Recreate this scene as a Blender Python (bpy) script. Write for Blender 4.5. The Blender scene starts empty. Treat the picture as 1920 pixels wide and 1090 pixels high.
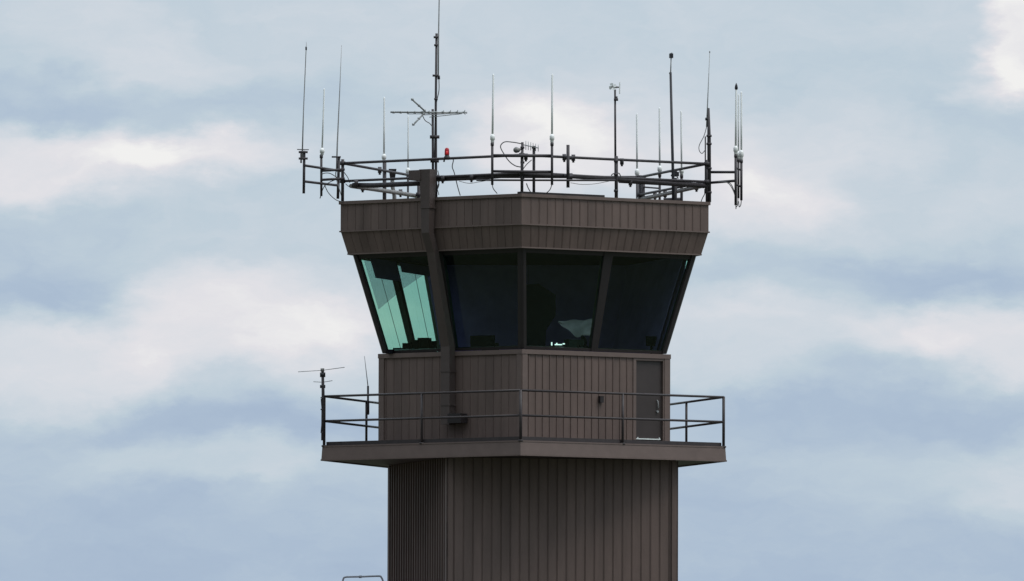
import bpy, math, random
from mathutils import Vector, Matrix
random.seed(4)
scene = bpy.context.scene
COL = scene.collection
RAD = math.radians
# ------------------------------------------------------------------ camera frame
F = 22400.0            # focal length in photo pixels (1920 wide)
D = 320.0              # camera distance to the tower axis
CAM = Vector((-0.35, -D, 1.7))
PITCH, ROLL = 0.0530, 0.003

def P(px, py, d=0.0):
    """world point on the plane y=d seen at photo pixel px,py"""
    u, v = (px-960)/F, (545-py)/F
    u, v = u*math.cos(ROLL)-v*math.sin(ROLL), v*math.cos(ROLL)+u*math.sin(ROLL)
    c, s = math.cos(PITCH), math.sin(PITCH)
    dr = Vector((u, c-v*s, s+v*c))
    return CAM + dr*((d+D)/dr.y)

# ------------------------------------------------------------------ materials
def srgb(r, g, b):
    f = lambda c: ((c/255+.055)/1.055)**2.4 if c > 10 else c/255/12.92
    return (f(r), f(g), f(b), 1)

def mat(name, col, rough=.6, metal=0, var=.12, scale=3, bump=0, streak=False, spec=.4):
    m = bpy.data.materials.new(name); m.use_nodes = True
    nt = m.node_tree; N = nt.nodes; L = nt.links
    b = N['Principled BSDF']
    b.inputs['Roughness'].default_value = rough
    b.inputs['Metallic'].default_value = metal
    b.inputs['Specular IOR Level'].default_value = spec
    tc = N.new('ShaderNodeTexCoord')
    mp = N.new('ShaderNodeMapping'); L.new(tc.outputs['Object'], mp.inputs['Vector'])
    mp.inputs['Scale'].default_value = (1, 1, .12) if streak else (1, 1, 1)
    n = N.new('ShaderNodeTexNoise'); n.inputs['Scale'].default_value = scale; n.inputs['Detail'].default_value = 6
    n.inputs['Roughness'].default_value = .65
    L.new(mp.outputs[0], n.inputs['Vector'])
    r = N.new('ShaderNodeValToRGB')
    r.color_ramp.elements[0].position = .3; r.color_ramp.elements[1].position = .7
    r.color_ramp.elements[0].color = tuple(c*(1-var) for c in col[:3])+(1,)
    r.color_ramp.elements[1].color = tuple(min(1, c*(1+var)) for c in col[:3])+(1,)
    L.new(n.outputs['Fac'], r.inputs['Fac'])
    L.new(r.outputs['Color'], b.inputs['Base Color'])
    if bump:
        bp = N.new('ShaderNodeBump'); bp.inputs['Strength'].default_value = bump; bp.inputs['Distance'].default_value = .02
        n2 = N.new('ShaderNodeTexNoise'); n2.inputs['Scale'].default_value = scale*2.3
        L.new(tc.outputs['Object'], n2.inputs['Vector'])
        L.new(n2.outputs['Fac'], bp.inputs['Height']); L.new(bp.outputs[0], b.inputs['Normal'])
    return m

M = {}
M['siding'] = mat('brown_siding', (.130, .091, .078), .6, var=.22, scale=2.2, bump=.25, streak=True)
M['trim'] = mat('brown_trim', (.143, .103, .090), .5, var=.10, scale=2.5, bump=.15)
M['dark_trim'] = mat('dark_brown_trim', (.024, .019, .020), .5, var=.15)
M['duct'] = mat('duct_paint', (.08, .06, .055), .5, var=.15, scale=2.5, bump=.2, streak=True)
M['door'] = mat('door_paint', (.047, .036, .034), .45, var=.12, scale=2)
M['pipe'] = mat('dark_steel_pipe', (.045, .038, .042), .55, metal=.0, var=.3, scale=8)
M['rail'] = mat('brown_rail_paint', (.042, .033, .034), .5, var=.2, scale=6)
M['galv'] = mat('grey_galvanised_pipe', (.22, .21, .2), .5, metal=.2, var=.25, scale=6)
M['white'] = mat('white_fibreglass', (.85, .86, .85), .45, var=.04, scale=4)
M['collar'] = mat('white_collar_paint', (.8, .8, .78), .4, var=.1, scale=12)
M['whip'] = mat('grey_whip', (.32, .32, .32), .5, var=.2, scale=5)
M['alu'] = mat('dull_aluminium', (.3, .31, .31), .45, metal=.3, var=.2, scale=9)
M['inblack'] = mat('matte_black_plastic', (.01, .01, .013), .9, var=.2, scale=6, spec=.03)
M['black'] = mat('black_plastic', (.015, .015, .02), .5, var=.2, scale=6)
M['cable'] = mat('cable_jacket', (.10, .10, .10), .6, var=.2, scale=6)
M['soffit'] = mat('soffit_panel', (.06, .045, .042), .6, var=.12, scale=1.5)
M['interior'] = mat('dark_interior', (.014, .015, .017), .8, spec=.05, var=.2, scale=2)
M['shade'] = mat('navy_shade_cloth', (.27, .17, .42), .9, spec=.05, var=.2, scale=1.2)
M['paper'] = mat('pale_paper', (.75, .8, .78), .7, var=.08, scale=5)
M['chart'] = mat('chart_paper', (.31, .21, .27), .8, var=.15, scale=5)
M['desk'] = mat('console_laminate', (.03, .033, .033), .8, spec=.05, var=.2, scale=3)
M['concrete'] = mat('asphalt', (.06, .058, .055), .85, var=.15, scale=1)
M['cream'] = mat('cream_pipe_paint', (.20, .21, .24), .5, var=.1, scale=8)

def glass(name, tint, ior=1.45):
    m = bpy.data.materials.new(name); m.use_nodes = True
    nt = m.node_tree; N = nt.nodes; L = nt.links
    N.clear()
    o = N.new('ShaderNodeOutputMaterial'); mx = N.new('ShaderNodeMixShader')
    t = N.new('ShaderNodeBsdfTransparent'); g = N.new('ShaderNodeBsdfGlossy'); fr = N.new('ShaderNodeFresnel')
    ge = N.new('ShaderNodeNewGeometry'); iv = N.new('ShaderNodeMath'); iv.operation = 'SUBTRACT'; iv.inputs[0].default_value = 1; L.new(ge.outputs['Backfacing'], iv.inputs[1])
    mu = N.new('ShaderNodeMath'); mu.operation = 'MULTIPLY'; L.new(fr.outputs[0], mu.inputs[0]); L.new(iv.outputs[0], mu.inputs[1])
    n = N.new('ShaderNodeTexNoise'); n.inputs['Scale'].default_value = .8
    hs = N.new('ShaderNodeMixRGB'); hs.inputs[1].default_value = tuple(c*.97 for c in tint[:3])+(1,); hs.inputs[2].default_value = tint
    tc = N.new('ShaderNodeTexCoord'); L.new(tc.outputs['Object'], n.inputs['Vector']); L.new(n.outputs['Fac'], hs.inputs[0])
    L.new(hs.outputs[0], t.inputs['Color'])
    g.inputs['Roughness'].default_value = .02; fr.inputs['IOR'].default_value = ior
    L.new(mu.outputs[0], mx.inputs[0]); L.new(t.outputs[0], mx.inputs[1]); L.new(g.outputs[0], mx.inputs[2])
    L.new(mx.outputs[0], o.inputs['Surface'])
    return m
M['glass'] = glass('green_tinted_glass', (.79, .945, .885, 1))

def emis(name, col, st, base=(.3, .02, .02, 1)):
    m = bpy.data.materials.new(name); m.use_nodes = True
    b = m.node_tree.nodes['Principled BSDF']; b.inputs['Base Color'].default_value = base
    b.inputs['Emission Color'].default_value = col; b.inputs['Emission Strength'].default_value = st
    b.inputs['Roughness'].default_value = .25
    return m
M['redlens'] = emis('red_lens', (1, .02, .03, 1), .05, (.32, .006, .012, 1))
M['redcore'] = emis('red_lamp_lit', (1, .08, .10, 1), .4)
M['lit'] = emis('glow_strip', (.9, .95, 1, 1), 1.2, (.5, .5, .5, 1))  # glow added so the small white sill strip does not render dim
# see-through tint standing in for a dark reflection on the glass
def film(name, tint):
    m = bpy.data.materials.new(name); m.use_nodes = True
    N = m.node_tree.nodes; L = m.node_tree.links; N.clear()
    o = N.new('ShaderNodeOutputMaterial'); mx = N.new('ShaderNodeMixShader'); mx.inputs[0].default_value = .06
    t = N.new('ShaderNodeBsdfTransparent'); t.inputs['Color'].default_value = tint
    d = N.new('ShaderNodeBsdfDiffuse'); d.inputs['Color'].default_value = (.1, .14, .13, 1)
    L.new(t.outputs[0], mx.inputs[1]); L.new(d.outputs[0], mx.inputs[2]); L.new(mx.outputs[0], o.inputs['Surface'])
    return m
M['film'] = film('reflection_tint', (.80, .78, .82, 1))

# ------------------------------------------------------------------ mesh builder
WL = {}
def children_loc(o): return WL.get(o.name, Vector((0, 0, 0))) if o else Vector((0, 0, 0))
class MB:
    def __init__(s): s.v = []; s.f = []; s.sm = []
    def add(s, vs, fs, smooth=False):
        b = len(s.v); s.v += [Vector(v) for v in vs]
        for f in fs: s.f.append([i+b for i in f]); s.sm.append(smooth)
        return s
    def hexa(s, c):   # 8 corners bottom ccw, top ccw
        return s.add(c, [(3, 2, 1, 0), (4, 5, 6, 7), (0, 1, 5, 4), (1, 2, 6, 5), (2, 3, 7, 6), (3, 0, 4, 7)])
    def box(s, c, size, rz=0):
        c = Vector(c); x, y, z = [a/2 for a in size]; R = Matrix.Rotation(rz, 3, 'Z')
        return s.hexa([c+R@Vector(p) for p in [(-x,-y,-z),(x,-y,-z),(x,y,-z),(-x,y,-z),(-x,-y,z),(x,-y,z),(x,y,z),(-x,y,z)]])
    def quadbox(s, A, B, C, Dd, t, off=0):
        A, B, C, Dd = map(Vector, (A, B, C, Dd))
        n = (B-A).cross(Dd-A).normalized()
        o = n*off; i = n*(off-t)
        return s.hexa([A+i, B+i, B+o, A+o, Dd+i, C+i, C+o, Dd+o])
    def tube(s, pts, r, n=10, cap=True):
        pts = [Vector(p) for p in pts]
        rs = r if isinstance(r, (list, tuple)) else [r]*len(pts)
        base = len(s.v); up = None; rings = []
        for k, p in enumerate(pts):
            a = pts[max(0, k-1)]; b = pts[min(len(pts)-1, k+1)]
            t = (b-a).normalized()
            if up is None:
                up = Vector((0, 1, 0)) if abs(t.y) < .9 else Vector((1, 0, 0))
            x = t.cross(up).normalized(); y = x.cross(t).normalized(); up = y
            for j in range(n):
                an = 2*math.pi*j/n
                s.v.append(p+(x*math.cos(an)+y*math.sin(an))*rs[k])
        for k in range(len(pts)-1):
            for j in range(n):
                a = base+k*n+j; b = base+k*n+(j+1) % n
                s.f.append([a, b, b+n, a+n]); s.sm.append(True)
        if cap:
            s.f.append([base+j for j in reversed(range(n))]); s.sm.append(False)
            e = base+(len(pts)-1)*n
            s.f.append([e+j for j in range(n)]); s.sm.append(False)
        return s
    def sweep(s, rings):
        """rings of 4 points each -> closed box duct"""
        b = len(s.v)
        for r in rings: s.v += [Vector(p) for p in r]
        for k in range(len(rings)-1):
            for j in range(4):
                a = b+4*k+j; c = b+4*k+(j+1) % 4
                s.f.append([a, c, c+4, a+4]); s.sm.append(False)
        s.f.append([b+3, b+2, b+1, b]); s.sm.append(False)
        e = b+4*(len(rings)-1); s.f.append([e, e+1, e+2, e+3]); s.sm.append(False)
        return s
    def build(s, name, m, parent=None):
        o0 = children_loc(parent)
        me = bpy.data.meshes.new(name)
        me.from_pydata([v-o0 for v in s.v], [], s.f); me.update()
        for p, sm in zip(me.polygons, s.sm): p.use_smooth = sm
        me.materials.append(m)
        o = bpy.data.objects.new(name, me); COL.objects.link(o)
        if parent: o.parent = parent
        WL[o.name] = o0
        # consistent outward normals
        import bmesh
        bm = bmesh.new(); bm.from_mesh(me); bmesh.ops.recalc_face_normals(bm, faces=bm.faces); bm.to_mesh(me); bm.free()
        return o

def thing(name, label, cat, loc, group=None):
    o = bpy.data.objects.new(name, None); COL.objects.link(o); o.empty_display_size = .2
    o.location = loc; WL[o.name] = Vector(loc)
    o['label'] = label; o['category'] = cat
    if group: o['group'] = group
    return o
def tag(o, label=None, cat=None, group=None, kind=None):
    for k, v in (('label', label), ('category', cat), ('group', group), ('kind', kind)):
        if v: o[k] = v
    return o
def curve_pts(ctrl, n=8):
    """catmull-rom through control points"""
    c = [Vector(p) for p in ctrl]; c = [2*c[0]-c[1]]+c+[2*c[-1]-c[-2]]
    out = []
    for i in range(1, len(c)-2):
        for k in range(n):
            t = k/n; a, b, d, e = c[i-1], c[i], c[i+1], c[i+2]
            out.append(.5*((2*b)+(d-a)*t+(2*a-5*b+4*d-e)*t*t+(3*b-a-3*d+e)*t**3))
    out.append(c[-2]); return out

# ------------------------------------------------------------------ pentagon geometry
DELTA = RAD(-1.3)
CX = 0.015
def V(k, R, z):
    a = DELTA+RAD(72)*k
    return Vector((CX+R*math.sin(a), -R*math.cos(a), z))
def zf(py, R):    # height for a photo row read at the front corner
    return P(976, py, -R).z
S = 70.0
Rt, Rb = 363/S, 347.5/S          # parapet upper / lower lip
Rgt, Rgb = 335/S, 276.5/S        # glass head / sill
Rw = 284/S; Rs = 397.5/S; Rr = 392/S; Rrr = 358/S
Z_ROOF = zf(363, Rt); Z_BRK = zf(420, Rt); Z_PB = zf(465, Rb)
Z_GT = Z_PB+.01; Z_WT = zf(655, Rw); Z_DECK = zf(826, Rs); Z_SB = zf(854, Rs)
Z_GB = Z_WT+.02
Z_RD = Z_ROOF-.35
def face(k): # left bottom -> right bottom order as seen from outside
    return k
def fp(k, R, z, fr, off=0):
    """point on face between V(k) and V(k+1) at fraction fr, pushed out by off"""
    A, B = V(k, R, z), V(k+1, R, z)
    t = (B-A).normalized(); n = Vector((t.y, -t.x, 0))
    return A.lerp(B, fr)+n*off

def ribbed(mb, A, B, C, Dd, pitch=.257, rib=(.022, .02), groove=(.013, .02), back=.07, start=.12, fr0=0):
    """A,B bottom (left to right seen from outside), Dd,C top"""
    A, B, C, Dd = map(Vector, (A, B, C, Dd))
    n = (B-A).cross(Dd-A).normalized()
    w = (B-A).length
    prof = [(0, 0)]
    x = start
    while x < w-.1:
        prof += [(x, 0), (x, rib[1]), (x+rib[0], rib[1]), (x+rib[0], -groove[1]), (x+rib[0]+groove[0], -groove[1]), (x+rib[0]+groove[0], 0)]
        x += pitch
    prof.append((w, 0))
    vs = []
    for (t, o) in prof:
        f = t/w
        vs.append(A.lerp(B, f)+n*o); vs.append(Dd.lerp(C, f)+n*o)
    fs = [(2*i, 2*i+2, 2*i+3, 2*i+1) for i in range(len(prof)-1)]
    b = len(vs); vs += [A-n*back, B-n*back, C-n*back, Dd-n*back]
    fs.append((b+3, b+2, b+1, b))
    fs += [(0, 1, b+3, b), (len(prof)*2-2, b+1, b+2, len(prof)*2-1)]
    mb.add(vs, fs)

# ------------------------------------------------------------------ the tower
T = thing('control_tower', 'brown metal-clad airport control tower with five-sided glazed cab on a square shaft', 'tower', (0, 0, 0))

# shaft : a square prism turned away from the cab
SX = (998.5-984.5)/S; SR = 310/S
def SV(k, z):
    a = RAD(59.8)+RAD(90)*k
    return Vector((SX+SR*math.sin(a), -SR*math.cos(a), z))
mb = MB()
for k in range(4):
    A, B = SV(k, -.3), SV(k+1, -.3); C, Dd = SV(k+1, Z_SB+.02), SV(k, Z_SB+.02)
    big = k in (2,)
    ribbed(mb, A, B, C, Dd, rib=(.05, .04) if big else (.012, .016), groove=(.15, .05) if big else (.012, .03), start=.02 if big else .16)
mb.build('shaft', M['siding'], T)
for k in range(4):
    mb = MB()
    c = SV(k, 0); c0 = SV(k, 0); 
    a = RAD(59.8)+RAD(90)*k
    # corner angle trims: two thin flanges
    for kk in (k-1, k+1):
        o = SV(kk, 0); dirv = (o-c0).normalized()
        nrm = (c0-Vector((SX, 0, 0))).normalized(); nn = (nrm-dirv*nrm.dot(dirv)).normalized()
        p0 = c0+nn*.05; p1 = c0+dirv*.12+nn*.05
        q0, q1 = p0-nn*.04-dirv*.0, p1-nn*.04
        e = -dirv*.05
        mb.hexa([q0+e+Vector((0,0,.0)), q1, p1, p0+e]+[v+Vector((0, 0, Z_SB-.01)) for v in (q0+e, q1, p1, p0+e)])
    mb.build('corner_trim', M['siding'], T)

# catwalk slab
mb = MB()
nb = 5
def penta(mb, R0, z0, R1, z1, cap0=True, cap1=True):
    vs = [V(k, R0, z0) for k in range(5)]+[V(k, R1, z1) for k in range(5)]
    fs = [(k, (k+1) % 5, 5+(k+1) % 5, 5+k) for k in range(5)]
    if cap0: fs.append((4, 3, 2, 1, 0))
    if cap1: fs.append((5, 6, 7, 8, 9))
    mb.add(vs, fs)
penta(mb, Rs-.03, Z_SB+.03, Rs-.05, Z_DECK-.02)
mb.build('catwalk_slab', M['soffit'], T)
def band(mb, R0, z0, R1, z1, t=.03):
    for k in range(5):
        mb.quadbox(V(k, R0, z0), V(k+1, R0, z0), V(k+1, R1, z1), V(k, R1, z1), t)
mb = MB(); band(mb, Rs, Z_SB, Rs-.03, Z_DECK); 
mb.build('fascia', M['trim'], T)
mb = MB(); band(mb, Rs+.018, Z_SB-.005, Rs+.018, Z_SB+.035, .045); band(mb, Rs-.015, Z_DECK-.03, Rs-.015, Z_DECK+.006, .06)
mb.build('fascia_edge_strip', M['trim'], T)
# joint covers on the fascia
# lower wall
RAIL_LABEL = None
# door sits in face 0 (front-right) near its right end
zd0 = P(1218, 824, -1.9).z; zd1 = P(1218, 676, -1.9).z
def fr_of(px, k, R):   # fraction along face for a pixel column
    xa, xb = V(k, R, 0).x, V(k+1, R, 0).x
    y = -R*.8
    lo, hi = 0., 1.
    for _ in range(40):
        m_ = (lo+hi)/2; p = V(k, R, 0).lerp(V(k+1, R, 0), m_)
        if (960+(p.x-CAM.x)/(p.y+D)*F) < px: lo = m_
        else: hi = m_
    return (lo+hi)/2
fd0, fd1 = fr_of(1193, 0, Rw), fr_of(1243.5, 0, Rw)
mb = MB()
for k in range(5):
    z0, z1 = Z_DECK-.05, Z_WT-.02
    if k == 0:
        ff = fr_of(1187, 0, Rw); fe = fr_of(1248, 0, Rw)
        ribbed(mb, V(0, Rw, z0), fp(0, Rw, z0, ff), fp(0, Rw, z1, ff), V(0, Rw, z1), start=.2, pitch=.228)
        mb.quadbox(fp(0, Rw, zd1+.06, ff), fp(0, Rw, zd1+.06, fe), fp(0, Rw, z1, fe), fp(0, Rw, z1, ff), .07)
        mb.quadbox(fp(0, Rw, z0, fe), fp(0, Rw, z0, 1), fp(0, Rw, z1, 1), fp(0, Rw, z1, fe), .07)
    else:
        ribbed(mb, V(k, Rw, z0), V(k+1, Rw, z0), V(k+1, Rw, z1), V(k, Rw, z1), start=.2, rib=(.018, .006) if k == 4 else (.022, .02), groove=(.008, .008) if k == 4 else (.012, .02))
mb.build('cab_wall', M['siding'], T)
mb = MB(); band(mb, Rw+.06, Z_WT-.12, Rw+.06, Z_WT+.0, .12)
band(mb, Rw+.035, Z_DECK+.0, Rw+.035, Z_DECK+.10, .05)
mb.build('wall_coping', M['trim'], T)
# corner trims on lower wall
for k in range(5):
    mb = MB()
    for kk, sg in ((k, 0), (k-1, 1)):
        fa, fb = (0, .035) if sg == 0 else (.965, 1)
        z0, z1 = Z_DECK+.1, Z_WT-.12
        mb.quadbox(fp(kk, Rw+.02, z0, fa), fp(kk, Rw+.02, z0, fb), fp(kk, Rw+.02, z1, fb), fp(kk, Rw+.02, z1, fa), .03, .02)
    mb.build('wall_corner_trim', M['trim'], T)
# door
db = MB(); db.quadbox(fp(0, Rw, zd0, fd0, -.05), fp(0, Rw, zd0, fd1, -.05), fp(0, Rw, zd1, fd1, -.05), fp(0, Rw, zd1, fd0, -.05), .05)
door = db.build('door', M['door'], T)
fb = MB()
for a, b in ((fr_of(1187.5, 0, Rw), fd0), (fd1, fr_of(1247.5, 0, Rw))):
    fb.quadbox(fp(0, Rw, zd0-.02, a), fp(0, Rw, zd0-.02, b), fp(0, Rw, zd1+.06, b), fp(0, Rw, zd1+.06, a), .1, .02)
fb.quadbox(fp(0, Rw, zd1, fd0), fp(0, Rw, zd1, fd1), fp(0, Rw, zd1+.058, fd1), fp(0, Rw, zd1+.058, fd0), .1, .018)
fb.build('frame', M['trim'], door)
hp = fp(0, Rw, (zd0+zd1)/2-.12, fd0+(fd1-fd0)*.82, .0)
n0 = (fp(0, Rw, 0, .5, 1)-fp(0, Rw, 0, .5, 0)); t0 = (V(1, Rw, 0)-V(0, Rw, 0)).normalized()
hb = MB(); hb.tube([hp-n0*.05+Vector((0,0,.13)), hp+Vector((0,0,.1)), hp+t0*.02+Vector((0,0,-.06)), hp-n0*.05+Vector((0,0,-.12))], .014, 8)
hb.tube([hp-n0*.05+Vector((0,0,-.18)), hp+n0*.01+Vector((0,0,-.18))], .03, 10)
hb.build('handle', M['alu'], door)
sb = MB()
sb.quadbox(fp(0, Rw, zd0-.0, fd0+.002), fp(0, Rw, zd0, fd1-.012), fp(0, Rw, zd0+.03, fd1-.012), fp(0, Rw, zd0+.03, fd0+.002), .02, -.02)
for f_ in (.1, .9):
    q = fd0+(fd1-fd0)*f_
    sb.quadbox(fp(0, Rw, zd0+.03, q-.003), fp(0, Rw, zd0+.03, q+.003), fp(0, Rw, zd0+.06, q+.003), fp(0, Rw, zd0+.06, q-.003), .02, -.02)
sb.build('door_sweep', M['paper'], door)
for zz in (.25, 1.0, 1.8):
    hg = MB()
    hg.tube([fp(0, Rw, zd0+zz-.05, fd0+.003, -.03), fp(0, Rw, zd0+zz+.05, fd0+.003, -.03)], .012, 8)
    hg.build('hinge', M['dark_trim'], door)
# small box on the wall
wb = MB(); q = fr_of(1126, 0, Rw); zq = P(1126, 748, -3).z
wb.quadbox(fp(0, Rw, zq-.09, q-.012), fp(0, Rw, zq-.09, q+.012), fp(0, Rw, zq+.07, q+.012), fp(0, Rw, zq+.07, q-.012), .09, .09)
wb.quadbox(fp(0, Rw, zq+.07, q-.014), fp(0, Rw, zq+.07, q+.014), fp(0, Rw, zq+.085, q+.014), fp(0, Rw, zq+.085, q-.014), .1, .1)
wb.build('outlet_box', M['dark_trim'], T)

# parapet
mb = MB()
for k in range(5):
    ribbed(mb, V(k, Rt-.02, Z_BRK), V(k+1, Rt-.02, Z_BRK), V(k+1, Rt-.02, Z_ROOF-.08), V(k, Rt-.02, Z_ROOF-.08), pitch=.262, start=.3 if k == 0 else .22, rib=(.02,.006) if k==4 else (.018,.014), groove=(.009,.009) if k==4 else (.013,.024))
mb.build('parapet', M['siding'], T)
mb = MB()
for k in range(5):
    ribbed(mb, V(k, Rb, Z_PB+.03), V(k+1, Rb, Z_PB+.03), V(k+1, Rt-.03, Z_BRK-.02), V(k, Rt-.03, Z_BRK-.02), pitch=.25, start=.28, rib=(.015, .008), groove=(.012,.02) if k != 4 else (.006,.006))
mb.build('eave_slope', M['siding'], T)
mb = MB(); band(mb, Rt+.035, Z_ROOF-.085, Rt+.035, Z_ROOF, .22)
mb.build('roof_coping', M['trim'], T)
mb = MB(); band(mb, Rt+.02, Z_BRK-.022, Rt+.02, Z_BRK+.012, .08); band(mb, Rb+.015, Z_PB, Rb+.015, Z_PB+.035, .08)
mb.build('drip_edge', M['trim'], T)
mb = MB(); penta(mb, Rt-.1, Z_RD-.1, Rt-.1, Z_RD); mb.build('roof_deck', M['soffit'], T)
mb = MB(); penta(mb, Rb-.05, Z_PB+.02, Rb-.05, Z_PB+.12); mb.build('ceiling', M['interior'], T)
# plank on the coping seen right of the front corner
mb = MB(); mb.quadbox(fp(0, Rt+.0, Z_ROOF+.002, .0), fp(0, Rt, Z_ROOF+.002, .44), fp(0, Rt, Z_ROOF+.055, .44), fp(0, Rt, Z_ROOF+.055, .0), .2, .0)
mb.build('coping_cover', M['dark_trim'], T)
# inside floor
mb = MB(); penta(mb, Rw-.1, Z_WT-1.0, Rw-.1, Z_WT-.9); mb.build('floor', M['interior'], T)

# glazing: two panes on each face, mullions at corners and face middles
def GZ(fz): return Z_GB+(Z_GT-Z_GB)*fz, Rgb+(Rgt-Rgb)*fz
def gp(k, fr, fz, off=0):
    z, R = GZ(fz)
    A, B = V(k, R, z), V(k+1, R, z)
    a, b = V(k, Rgb, Z_GB), V(k+1, Rgb, Z_GB); tdir = (b-a).normalized()
    u = (V(k, Rgt, Z_GT)+V(k+1, Rgt, Z_GT))/2-(a+b)/2
    n = tdir.cross(u.normalized()).normalized()
    return A.lerp(B, fr)+n*off
for k in range(5):
    for j in range(2):
        f0, f1 = (.025, .475) if j == 0 else (.525, .975)
        mb = MB(); mb.quadbox(gp(k, f0, .02), gp(k, f1, .02), gp(k, f1, .98), gp(k, f0, .98), .012, -.02)
        w = mb.build('window_pane', M['glass'], T)
for k in range(5):
    # corner mullion
    mb = MB(); a = V(k, Rgb, Z_GB); b = V(k, Rgt, Z_GT); rd = Vector((math.sin(DELTA+RAD(72)*k), -math.cos(DELTA+RAD(72)*k), 0))
    td = Vector((-rd.y, rd.x, 0))
    def sec(p, w=.085, d=.14): return [p+rd*.03-td*.04, p-rd*.03-td*(w+.03), p-rd*d-td*w*.8, p-rd*d+td*w*.8, p-rd*.03+td*(w+.03), p+rd*.03+td*.04]
    A_, B_ = sec(a), sec(b)
    mb.add(A_+B_, [(0,1,2,3,4,5)[::-1], (6,7,8,9,10,11)]+[(i, (i+1) % 6, 6+(i+1) % 6, 6+i) for i in range(6)])
    mb.build('mullion', M['dark_trim'], T)
    mb = MB(); mb.quadbox(gp(k, .478, 0), gp(k, .522, 0), gp(k, .526, 1), gp(k, .474, 1), .15, .02)
    mb.build('mullion', M['dark_trim'], T)
mb = MB()
for k in range(5):
    mb.quadbox(gp(k, .01, 0), gp(k, .99, 0), gp(k, .99, .025), gp(k, .01, .025), .13, .0)
mb.build('window_sill', M['dark_trim'], T)
mb = MB()
for k in range(5):
    mb.quadbox(gp(k, .01, .955), gp(k, .99, .955), gp(k, .99, 1.0), gp(k, .01, 1.0), .14, .0)
mb.build('window_head', M['dark_trim'], T)
# roller shades (inside): back face closed, right side nearly closed, left side part drawn
def shade(k, f0, f1, z0a, z0b, z1=.96, m='shade', off=-.2, name='roller_shade', lab=None):
    mb = MB(); mb.quadbox(gp(k, f0, z0a), gp(k, f1, z0b), gp(k, f1, z1), gp(k, f0, z1), .01, off)
    o = mb.build(name, M[m], T)
    if lab: o['label'] = lab
for j in range(2):
    shade(2, .5*j, .499+.5*j, .0, .0, z1=1)
mb = MB(); mb.quadbox(gp(1, .0, .0), gp(1, .5, .0), gp(1, .5, .5), gp(1, .0, .5), .01, -.05); mb.quadbox(gp(1, .0, .5), gp(1, .5, .5), gp(1, .5, 1), gp(1, .09, 1), .01, -.05); mb.build('roller_shade', M['shade'], T)
shade(1, .499, .99, .0, .0, z1=1, off=-.05); shade(1, .07, .975, .0, .0, z1=1, off=-.17)
# face 3 is left side: V3 (back-left) -> V4 (left); fraction 1 = near corner
shade(3, .525, .895, .755, .755, name='roller_shade', lab='dark roller shade drawn a fifth of the way down')
shade(3, .02, .475, .86, .86)
# added slanted sheets imitating a dark reflection on the left side panes
mb = MB(); mb.quadbox(gp(3, .0, .945), gp(3, .49, .69), gp(3, .49, .95), gp(3, .0, .95), .004, -.16); mb.build('reflection_sheet', M['film'], T)
mb = MB(); mb.quadbox(gp(3, .51, .68), gp(3, .97, .43), gp(3, .97, .95), gp(3, .51, .95), .004, -.16); mb.build('reflection_sheet', M['film'], T)
for fr in (.24, .76):
    mb = MB(); mb.tube([gp(3, fr, .05, -.12), gp(3, fr-.0, .94, -.12)], .007, 6); mb.build('shade_cord', M['black'], T)

# exhaust duct climbing the front-left face
def ring(p, w=.36, d=.30, fr=.5, ww=None):
    A, B = V(4, 1, 0), V(5, 1, 0); t = (B-A).normalized(); n = Vector((t.y, -t.x, 0))
    return [p-t*w/2-n*d/2, p+t*w/2-n*d/2, p+t*w/2+n*d/2, p-t*w/2+n*d/2]
DF = .508
z_dt = P(803, 319, -3.3).z; z_db = P(835, 796, -2.9).z
ap = lambda z, R, o=.17: fp(4, R, z, DF, o)
mb = MB()
mb.sweep([ring(ap(z_dt-.0, Rt), .36, .30), ring(ap(Z_ROOF-.1, Rt), .30, .24), ring(ap(Z_BRK-.15, Rt), .25, .22), ring(ap(Z_PB-.05, Rb, .12), .25, .20),
          ring(ap(Z_GB+.1, Rw, .18), .29, .24), ring(ap(Z_WT-.3, Rw), .29, .24), ring(ap(z_db, Rw), .29, .24)])
duct = mb.build('exhaust_duct', M['duct'], T)
mb = MB()
tL = (V(5, 1, 0)-V(4, 1, 0)).normalized()
c = ap(z_dt-.15, Rt)-tL*.32
nL = Vector((tL.y, -tL.x, 0))
mb.hexa([c+s1*tL*.19+s2*nL*.17+Vector((0, 0, s3)) for s3 in (-.13, .135) for (s1, s2) in ((-1, -1), (1, -1), (1, 1), (-1, 1))])
mb.build('duct_elbow', M['duct'], duct)
mb = MB(); c = ap(z_db+.13, Rw)+tL*.34+nL*.02
mb.hexa([c+s1*tL*.22+s2*nL*.15+Vector((0, 0, s3)) for s3 in (-.10, .15) for (s1, s2) in ((-1, -1), (1, -1), (1, 1), (-1, 1))])
mb.build('duct_outlet', M['dark_trim'], duct)
for zz, RR, o in ((Z_ROOF-.3, Rt, .17), (Z_WT-.55, Rw, .17), (z_db+.5, Rw, .17)):
    mb = MB(); p = ap(zz, RR, o); mb.sweep([ring(p, .35, .27), ring(p+Vector((0, 0, .04)), .35, .27)])
    mb.build('duct_strap', M['duct'], duct)

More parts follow.
